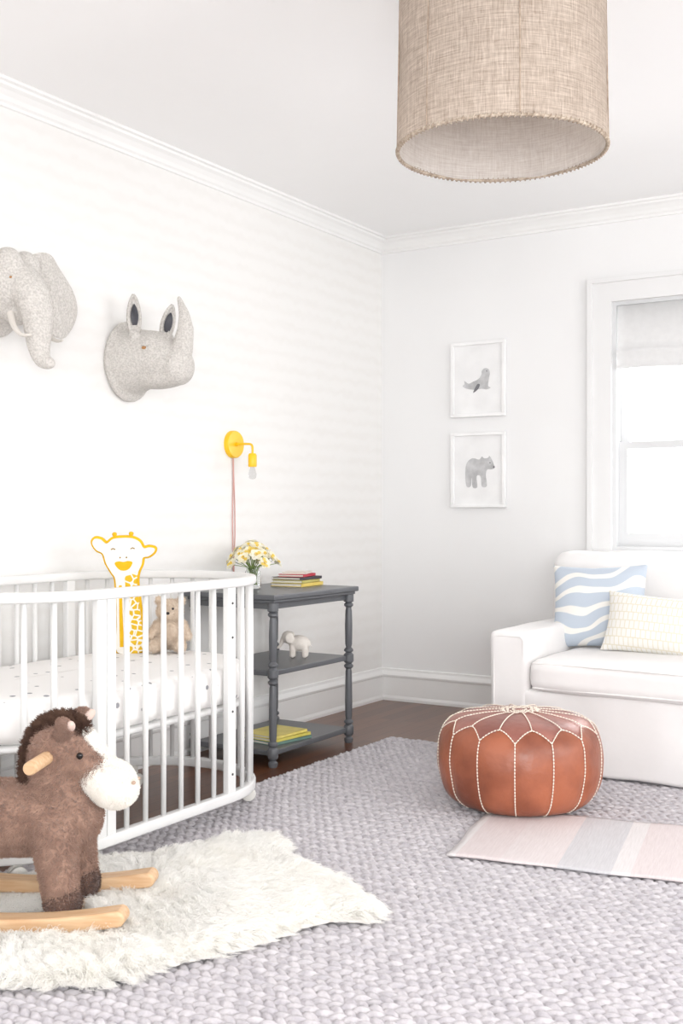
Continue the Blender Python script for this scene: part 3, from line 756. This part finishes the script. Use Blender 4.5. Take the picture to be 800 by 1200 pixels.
def sconce():
    g=group('wall_sconce',(0,-1.448,1.424))
    Y=mat('yellow_enamel',(250,200,30),.3,(246,194,24),5,spec=.5)
    lathe('backplate',[(0,0),(.066,0),(.066,.018),(.062,.024),(0,.026)],Y,g,40,(0,0,0),(0,pi/2,0))
    tube('arm',smooth_loop([(.02,0,0),(.09,0,0),(.112,0,-.004),(.12,0,-.018),(.12,0,-.05)],6,False),.0055,Y,g,10)
    lathe('knob',[(0,0),(.010,0),(.010,.014),(0,.016)],Y,g,16,(.025,0,.0),(0,pi/2,0))
    lathe('socket',[(0,-.11),(.019,-.11),(.0205,-.106),(.0205,-.055),(.016,-.046),(0,-.044)],Y,g,24,(.12,0,0))
    GB=bpy.data.materials.new('bulb_glass'); GB.use_nodes=True; b=GB.node_tree.nodes['Principled BSDF']; b.inputs['Transmission Weight'].default_value=1; b.inputs['Roughness'].default_value=.03; b.inputs['IOR'].default_value=1.1
    lathe('bulb',[(0,-.170),(.012,-.167),(.018,-.158),(.019,-.145),(.015,-.128),(.011,-.115),(.011,-.108),(0,-.108)],GB,g,20,(.12,0,0))
    PK_=mat('pink_cord',(216,168,160),.7)
    tube('cord_1',smooth_loop([(.006,.002,-.06),(.006,.004,-.15),(.006,.012,-.28),(.006,.014,-.42),(.006,.008,-.55),(.006,0,-.75),(.006,-.02,-1.05),(.006,-.03,-1.18)],6,False),.0026,PK_,g,8)
    tube('cord_2',smooth_loop([(.006,-.002,-.06),(.006,.000,-.2),(.006,-.006,-.34),(.006,-.002,-.5),(.006,.0,-.75),(.006,-.026,-1.05),(.006,-.036,-1.18)],6,False),.0026,PK_,g,8)
sconce()

# ------------------------------------------------------------ wall heads
def felt():
    m=bpy.data.materials.new('grey_boucle_felt'); m.use_nodes=True; nt=m.node_tree;N=nt.nodes;L=nt.links
    b=N['Principled BSDF']; b.inputs['Roughness'].default_value=.95
    tc=N.new('ShaderNodeTexCoord'); vo=N.new('ShaderNodeTexVoronoi'); vo.inputs['Scale'].default_value=170; L.new(tc.outputs['Object'],vo.inputs['Vector'])
    n=N.new('ShaderNodeTexNoise'); n.inputs['Scale'].default_value=140; n.inputs['Detail'].default_value=2; L.new(tc.outputs['Object'],n.inputs['Vector'])
    r=N.new('ShaderNodeValToRGB'); r.color_ramp.elements[0].position=.35; r.color_ramp.elements[1].position=.62; r.color_ramp.elements[0].color=lin((190,186,181)); r.color_ramp.elements[1].color=lin((215,211,206))
    L.new(n.outputs['Fac'],r.inputs[0]); L.new(r.outputs[0],b.inputs['Base Color'])
    bp=N.new('ShaderNodeBump'); bp.inputs['Strength'].default_value=.7; bp.inputs['Distance'].default_value=.003; bp.invert=True; L.new(vo.outputs['Distance'],bp.inputs['Height']); L.new(bp.outputs[0],b.inputs['Normal'])
    return m
FELT=felt(); DARK=mat('dark_ear_lining',(92,92,97),.9,(70,70,76),20,bump=.3)
EYE=mat('amber_eye',(170,125,80),.3,(140,100,60)); IV=mat('ivory_felt',(222,217,210),.9)
def ear(name,g,base,tip,w,m1,m2,face,th=.010,lw=.68):
    b=Vector(base); t=Vector(tip); ax=(t-b); L_=ax.length; ax.normalize(); fc=Vector(face); fc=(fc-ax*fc.dot(ax)).normalized(); sd=ax.cross(fc)
    for nm,sc,off,mm in ((name,1,0,m1),(name+'_lining',lw,.006,m2)):
        V=[];F=[];n=12;k=8
        for i in range(n+1):
            s=i/n; s2=.5+(s-.5)*sc; wd=w*sc*math.sin(pi*min(1,(s*.86+.14)))**.7*(1 if s<1 else 0.02)
            for j in range(k+1):
                u=2*j/k-1; V.append(b+ax*L_*s2+sd*u*wd+fc*(-.35*w*(1-u*u)*sc+off+ (.35*w*(1-sc)*-.6)))
        for i in range(n):
            for j in range(k):
                a=i*(k+1)+j; F.append((a,a+1,a+k+2,a+k+1))
        o=mesh(nm,V,F,mm,g,True); so=o.modifiers.new('s','SOLIDIFY'); so.thickness=th if sc==1 else .002; so.offset=0
def rhino():
    g=group('rhino_head_wall_mount',(0,-2.19,1.745))
    pr=ell((.02,0,-.01),(.04,.145,.172))
    pr+=cap((.03,0,-.01),.140,(.15,0,.0),.112)
    pr+=cap((.15,0,.0),.112,(.25,0,-.035),.080)
    pr+=ell((.290,0,-.045),(.055,.078,.080))+ell((.295,0,-.005),(.048,.052,.055))
    pr+=ell((.19,0,-.085),(.15,.072,.050))
    pr+=cap((.11,.07,.06),.03,(.125,.09,.09),.02)+cap((.11,-.07,.06),.03,(.125,-.09,.09),.02)
    pr+=cap((.305,0,.02),.046,(.325,0,.10),.034)+cap((.325,0,.10),.034,(.318,0,.165),.022)+cap((.318,0,.165),.022,(.290,0,.235),.009)
    pr+=cap((.235,0,.035),.032,(.240,0,.075),.018)+cap((.240,0,.075),.018,(.235,0,.100),.006)
    blob('head',pr,FELT,g,.0065,3)
    ear('ear_1',g,(.130,-.088,.085),(.145,-.112,.245),.031,FELT,DARK,(.9,-.45,0),lw=.52)
    ear('ear_2',g,(.140,.085,.085),(.165,.108,.235),.031,FELT,DARK,(.9,-.45,0),lw=.55)
    for s in (-1,1):
        k=1 if s<0 else 2
        blob('eye_%d'%k,ell((.185,s*.094,.025),(.014,.011,.010)),EYE,g,.002,2)
        blob('eyelid_%d'%k,ell((.183,s*.092,.036),(.022,.012,.007)),FELT,g,.002,2)
rhino()
def elephant():
    g=group('elephant_head_wall_mount',(0,-2.92,1.90))
    pr=ell((.02,0,0),(.04,.14,.16))+cap((.03,0,0),.12,(.11,0,.02),.105)
    pr+=ell((.135,-.040,.080),(.068,.055,.075))+ell((.135,.040,.080),(.068,.055,.075))
    tr=smooth_loop([(.15,0,.035),(.215,0,-.02),(.245,0,-.09),(.250,0,-.16),(.255,0,-.215),(.275,0,-.258),(.310,0,-.272)],5,False)
    rr=np.linspace(.076,.020,len(tr))
    for i in range(len(tr)-1): pr+=[('s',tuple(tr[i]),float(rr[i])),('s',tuple((tr[i]+tr[i+1])/2),float((rr[i]+rr[i+1])/2))]
    pr+=ell((.145,0,-.085),(.050,.045,.038))
    blob('head',pr,FELT,g,.0065,3)
    for s in (-1,1):
        V=[];F=[];n=36
        out=[]
        for k in range(n):
            a=2*pi*k/n
            ry=.125*(1+.10*math.cos(2*a)); rz=.150*(1+.10*math.sin(a)+.07*math.sin(3*a))
            y=.205+ry*math.cos(a); z=.01+rz*math.sin(a)-.05*math.cos(a)
            out.append((y,z,a))
        xx=lambda yy:.080+.050*((yy-.1)/.3)+.02*math.sin((yy-.1)*20)
        V.append((xx(.205),s*.205,.01))
        for ring in (.25,.5,.75,1):
            for y,z,a in out:
                yy=.205+(y-.205)*ring; V.append((xx(yy)+.012*ring*math.sin(4*a),s*yy,.01+(z-.01)*ring))
        for k in range(n): F.append((0,1+k,1+(k+1)%n))
        for q in range(3):
            for k in range(n): F.append((1+q*n+k,1+(q+1)*n+k,1+(q+1)*n+(k+1)%n,1+q*n+(k+1)%n))
        k_=1 if s<0 else 2
        o=mesh('ear_%d'%k_,V,F,FELT,g,True); so=o.modifiers.new('s','SOLIDIFY'); so.thickness=.012; so.offset=0
        sb=o.modifiers.new('sub','SUBSURF'); sb.levels=1; sb.render_levels=2
        tube('tusk_%d'%k_,smooth_loop([(.165,s*.050,-.09),(.205,s*.072,-.14),(.25,s*.08,-.175),(.295,s*.075,-.180)],5,False),[float(x) for x in np.linspace(.014,.004,16)],IV,g,10)
        blob('eye_%d'%k_,ell((.182,s*.064,.035),(.010,.009,.008)),EYE,g,.002,2)
        blob('eyelid_%d'%k_,ell((.180,s*.062,.046),(.018,.012,.007)),FELT,g,.002,2)
elephant()

# ------------------------------------------------------------ framed prints
FR=mat('white_frame',(246,246,246),.35); MATB=mat('mat_board',(242,242,242),.9); GI=mat('grey_ink',(178,178,179),.9,(208,208,209),18,detail=6)
INK=mat('dark_ink',(120,120,124),.9)
def frame(z,shapes):
    g=group('picture_frame',(.628,0,z)); w,h=.33,.42; t=.018
    boxes('frame',[(-w/2,w/2,-.028,-.002,h/2-t,h/2),(-w/2,w/2,-.028,-.002,-h/2,-h/2+t),(-w/2,-w/2+t,-.028,-.002,-h/2+t,h/2-t),(w/2-t,w/2,-.028,-.002,-h/2+t,h/2-t)],FR,g,.002)
    boxes('print_paper',[(-w/2+t,w/2-t,-.014,-.002,-h/2+t,h/2-t)],MATB,g)
    for nm,pts,m in shapes:
        sm=[(p.x,p.y) for p in smooth_loop([(a,b,0) for a,b in pts],4)]
        o=poly_extrude(nm,sm,.001,m,g); o.location=(0,-.0148 if m is GI else -.0155,0)
seal=[(-.095,-.035),(-.07,-.05),(-.02,-.058),(.02,-.055),(.05,-.06),(.075,-.052),(.06,-.04),(.065,0),(.07,.03),(.062,.052),(.04,.058),(.022,.045),(.02,.025),(0,.0),(-.03,-.012),(-.06,-.022),(-.085,-.005),(-.084,-.022)]
bear=[(-.072,-.090),(-.080,-.02),(-.070,.040),(-.035,.066),(.005,.058),(.022,.074),(.036,.064),(.058,.066),(.068,.076),(.080,.060),(.092,.034),(.098,.010),(.080,.002),(.054,.0),(.046,-.03),(.052,-.090),(.022,-.092),(.014,-.036),(-.010,-.036),(-.006,-.096),(-.034,-.096),(-.040,-.042),(-.046,-.090)]
frame(1.842,[('seal_drawing',seal,GI),('seal_flipper',[(.01,-.03),(.0,-.055),(-.03,-.075),(-.02,-.05),(-.005,-.028)],INK),('seal_eye',[(.048,.042),(.052,.046),(.056,.042),(.052,.038)],INK)])
frame(1.335,[('bear_drawing',bear,GI),('bear_nose',[(.090,.018),(.098,.020),(.100,.011),(.092,.009)],INK),('bear_eye',[(.068,.038),(.072,.042),(.076,.038),(.072,.034)],INK)])

YAW=math.radians(31.7)
HLOC=Vector((1.12,-3.635,.050)); HANG=math.radians(27)

# ------------------------------------------------------------ sheepskin
def sheepskin():
    g=group('sheepskin_rug',(3.304,-5.80,0),YAW)
    loop=[(-.957,3.176),(-.86,3.31),(-.716,3.44),(-.505,3.54),(-.314,3.68),(-.226,3.64),(-.16,3.46),(-.03,3.27),(.09,3.07),(.06,3.0),(-.06,2.97),(-.22,2.84),(-.35,2.74),(-.49,2.63),(-.574,2.58),(-.712,2.575),(-.896,2.60),(-1.08,2.80),(-1.10,3.0)]
    P=smooth_loop([(a,b,0) for a,b in loop],6); c=Vector((-.5,3.1,0)); n=len(P); V=[];F=[]
    # lobed, irregular pelt outline
    P=[c+(p-c)*(1+.030*noise.noise((p.x*9,p.y*9,5))+.018*noise.noise((p.x*22,p.y*22,9))) for p in P]
    rings=[(1,.0),(.985,.014),(.95,.020),(.88,.023),(.75,.025),(.6,.026),(.45,.026),(.3,.026),(.15,.026)]
    for s,z in rings:
        for p in P:
            q=c+(p-c)*s; V.append((q.x,q.y,RZ+z+.007*noise.noise((q.x*8,q.y*8,0))*(z>.016)))
    V.append((c.x,c.y,RZ+.026))
    for j in range(len(rings)-1):
        for i in range(n): F.append((j*n+i,j*n+(i+1)%n,(j+1)*n+(i+1)%n,(j+1)*n+i))
    k=(len(rings)-1)*n
    for i in range(n): F.append((k+i,k+(i+1)%n,len(V)-1))
    SK=mat('sheepskin_hide',(254,252,248),.95)
    SF=bpy.data.materials.new('sheepskin_wool'); SF.use_nodes=True; nt=SF.node_tree; N=nt.nodes; L=nt.links; N.clear()
    out=N.new('ShaderNodeOutputMaterial'); df=N.new('ShaderNodeBsdfDiffuse'); tl=N.new('ShaderNodeBsdfTranslucent'); mx=N.new('ShaderNodeMixShader'); mx.inputs[0].default_value=.5
    tc=N.new('ShaderNodeTexCoord'); nz=N.new('ShaderNodeTexNoise'); nz.inputs['Scale'].default_value=6; L.new(tc.outputs['Object'],nz.inputs['Vector'])
    r=N.new('ShaderNodeValToRGB'); r.color_ramp.elements[0].color=lin((255,253,248)); r.color_ramp.elements[1].color=lin((255,255,254)); L.new(nz.outputs['Fac'],r.inputs[0])
    L.new(r.outputs[0],df.inputs[0]); L.new(r.outputs[0],tl.inputs[0]); L.new(df.outputs[0],mx.inputs[1]); L.new(tl.outputs[0],mx.inputs[2]); L.new(mx.outputs[0],out.inputs[0])
    o=mesh('hide',V,F,SK,g,True)
    bm=bmesh.new(); bm.from_mesh(o.data); bmesh.ops.recalc_face_normals(bm,faces=bm.faces)
    if sum(f.normal.z for f in bm.faces)<0: bmesh.ops.reverse_faces(bm,faces=bm.faces)
    bm.to_mesh(o.data); bm.free()
    def lay(P_):
        cc=np.array([-.5,3.1,0]); d=P_-cc; d[:,2]=0; L_=np.linalg.norm(d,axis=1)[:,None]+1e-6
        an=np.array([noise.noise((p[0]*4,p[1]*4,2))*4.0 for p in P_])
        sw=np.stack([np.cos(an),np.sin(an),np.zeros(len(P_))],-1)
        return d/L_*.70+sw*.65
    cy,sy=math.cos(YAW),math.sin(YAW); ch,sh=math.cos(HANG),math.sin(HANG)
    def hl(P_):
        wx=3.304+P_[:,0]*cy-P_[:,1]*sy-HLOC.x; wy=-5.80+P_[:,0]*sy+P_[:,1]*cy-HLOC.y
        return wx*ch+wy*sh, -wx*sh+wy*ch
    def lenf(P_):
        x,y=hl(P_); m=np.array([.95+.45*noise.noise((p[0]*11,p[1]*11,4)) for p in P_])
        for yr in (-.15,.15):
            d=np.abs(y-yr); m=np.where((x<.15)&(d<.055),np.minimum(m,.25+.75*np.clip((d-.03)/.025,0,1)),m)
        m=np.where((x<.07)&(np.abs(y)<.15),np.minimum(m,.4),m)
        return m
    fur('wool',o,165000,.056,.00068,SF,g,a=.85,rnd=.30,clumps=4300,clumpf=.55,droop=.3,var=.45,npt=6,minz=.022,curl=.055,layf=lay,lenf=lenf)
sheepskin()

# ------------------------------------------------------------ rocking horse
def horse():
    g=group('rocking_horse',HLOC,HANG)
    BR=mat('brown_plush',(164,132,115),.95,(142,111,96),25,sheen=.4); DB=mat('dark_brown_plush',(96,72,62),.95,(80,58,50),25,sheen=.3)
    CM=mat('cream_plush',(252,249,243),.95,(247,242,234),30,sheen=.3,transl=.15); MN=mat('mane_brown',(104,78,64),.8,(76,54,45),30)
    WD=mat('birch_wood',(220,187,150),.45,(206,166,127),3,stretch=(3,30,30)); PKE=mat('ear_pink',(222,198,187),.9)
    pr=[]
    pr+=cap((-.02,0,.245),.096,(-.30,0,.24),.10)
    pr+=cap((.0,0,.25),.09,(-.025,0,.34),.072)
    pr+=cap((-.025,0,.34),.072,(-.035,0,.41),.070)
    pr+=ell((-.02,0,.425),(.082,.07,.075))
    pr+=cap((.0,0,.42),.066,(.08,0,.365),.052)
    for y in (-.08,.08):
        pr+=cap((-.015,y*.75,.22),.062,(.0,y,.13),.048)+cap((.0,y,.13),.048,(.01,y,.055),.043)
        pr+=cap((-.30,y*.75,.22),.07,(-.31,y,.13),.050)+cap((-.31,y,.13),.050,(-.31,y,.055),.043)
    body=blob('body',pr,BR,g,.008,6)
    fur('coat',body,60000,.010,.0006,BR,g,lay=(-.2,0,-.5),rnd=.4,clumps=5000,clumpf=.35)
    hv=[]
    for y in (-.08,.08):
        for x in (.012,-.31): hv+=cap((x,y,.058),.047,(x,y,.050),.048)
    hoof=blob('hooves',hv,DB,g,.007,3); fur('hoof_fur',hoof,9000,.007,.0007,DB,g,rnd=.4)
    mz=cap((.078,0,.360),.056,(.120,0,.335),.062)+ell((.128,0,.325),(.060,.057,.054))
    mz+=cap((.090,0,.395),.030,(.048,0,.464),.022)
    muz=blob('muzzle',mz,CM,g,.006,4); fur('muzzle_fur',muz,16000,.006,.0006,CM,g,lay=(-.1,0,-.3),rnd=.4)
    for s in (-1,1):
        k=1 if s<0 else 2
        e=blob('ear_%d'%k,cap((.0,s*.050,.475),.020,(.018,s*.078,.50),.012)+ell((.012,s*.068,.497),(.024,.014,.034),(s*-.9,.7,0)),BR,g,.004,2)
        fur('ear_fur_%d'%k,e,3000,.006,.0006,BR,g,rnd=.4)
        blob('ear_lining_%d'%k,ell((.030,s*.076,.499),(.014,.012,.027),(s*-.9,.7,0)),PKE,g,.003,2)
    mp=smooth_loop([(.035,0,.478),(-.005,0,.495),(-.05,0,.486),(-.085,0,.450),(-.098,0,.40),(-.10,0,.345)],4,False)
    mn=[('s',tuple(p),.017) for p in mp]
    mane=blob('mane_core',mn,MN,g,.006,2)
    fur('mane',mane,14000,.023,.0010,MN,g,a=1.0,lay=(-.3,0,.1),rnd=.4,clumps=900,clumpf=.5,npt=5,curl=.05)
    BK=mat('horse_eye',(25,20,20),.15); TH=mat('nostril_thread',(190,165,145),.9)
    for s in (-1,1):
        k=1 if s<0 else 2
        blob('eye_%d'%k,ell((.050,s*.060,.420),(.009,.006,.009)),BK,g,.002,2)
        blob('nostril_%d'%k,ell((.182,s*.024,.345),(.006,.008,.005)),TH,g,.002,1)
    lathe('handle',[(0,-.195),(.0145,-.195),(.0175,-.190),(.0175,.190),(.0145,.195),(0,.195)],WD,g,20,(-.035,0,.415),(pi/2,0,0))
    for i,y in enumerate((-.150,.150)):
        up=[];dn=[]; zt=lambda x: .014+.030*((x+.15)/.33)**2
        for k in range(31):
            x=-.46+.64*k/30; zc=zt(x); up.append((x,zc+.020)); dn.append((x,max(zc-.022,-.002)))
        ze=zt(.18); zl=zt(-.46)
        tipr=[(.18+.020*math.sin(a),ze-.001+.021*math.cos(a)) for a in np.linspace(.2,pi-.2,7)]
        tipl=[(-.46-.020*math.sin(a),zl-.001-.021*math.cos(a)) for a in np.linspace(.2,pi-.2,7)]
        o=poly_extrude('rocker_%d'%(i+1),up+tipr+dn[::-1]+tipl,.062,WD,g,.008); o.location=(0,y,0)
        o.data.shade_smooth(); o.modifiers.new('wn','WEIGHTED_NORMAL')
    for i,x in enumerate((.012,-.31)):
        boxes('foot_board_%d'%(i+1),[(x-.03,x+.03,-.15,.15,.000,.014)],WD,g,.003)
horse()

# ------------------------------------------------------------ light
w=bpy.data.worlds.new('sky'); S.world=w; w.use_nodes=True
bg=w.node_tree.nodes['Background']; bg.inputs[0].default_value=(1,1,1,1); bg.inputs[1].default_value=1.9
def area(name,loc,target,sx,sy,power,col=(1,1,1)):
    l=bpy.data.lights.new(name,'AREA'); l.shape='RECTANGLE'; l.size=sx; l.size_y=sy; l.energy=power; l.color=col
    o=bpy.data.objects.new(name,l); COL.objects.link(o); o.location=loc
    o.rotation_euler=(Vector(target)-Vector(loc)).to_track_quat('-Z','Y').to_euler(); return o
area('window_daylight',(1.93,.6,1.6),(1.6,-2.5,.6),1.0,1.2,38)
area('side_fill_light',(6.0,-3.2,1.7),(0,-2.6,1.2),2.6,1.8,42)  # added fill at the open right side, no window there; brightens left wall
area('ceiling_fill_light',(4.3,-6.7,1.3),(2.9,-4.4,2.7),1.2,1.2,85)  # fill lamp added behind the camera, aimed up to brighten the ceiling

cam=bpy.data.cameras.new('camera'); co=bpy.data.objects.new('camera',cam); COL.objects.link(co)
co.location=(3.304,-5.80,1.1); co.rotation_euler=(pi/2,0,YAW)
cam.sensor_fit='VERTICAL'; cam.sensor_height=36; cam.lens=1328/1200*36; cam.clip_start=.05
S.camera=co
S.view_settings.view_transform='Standard'
S.view_settings.exposure=.12
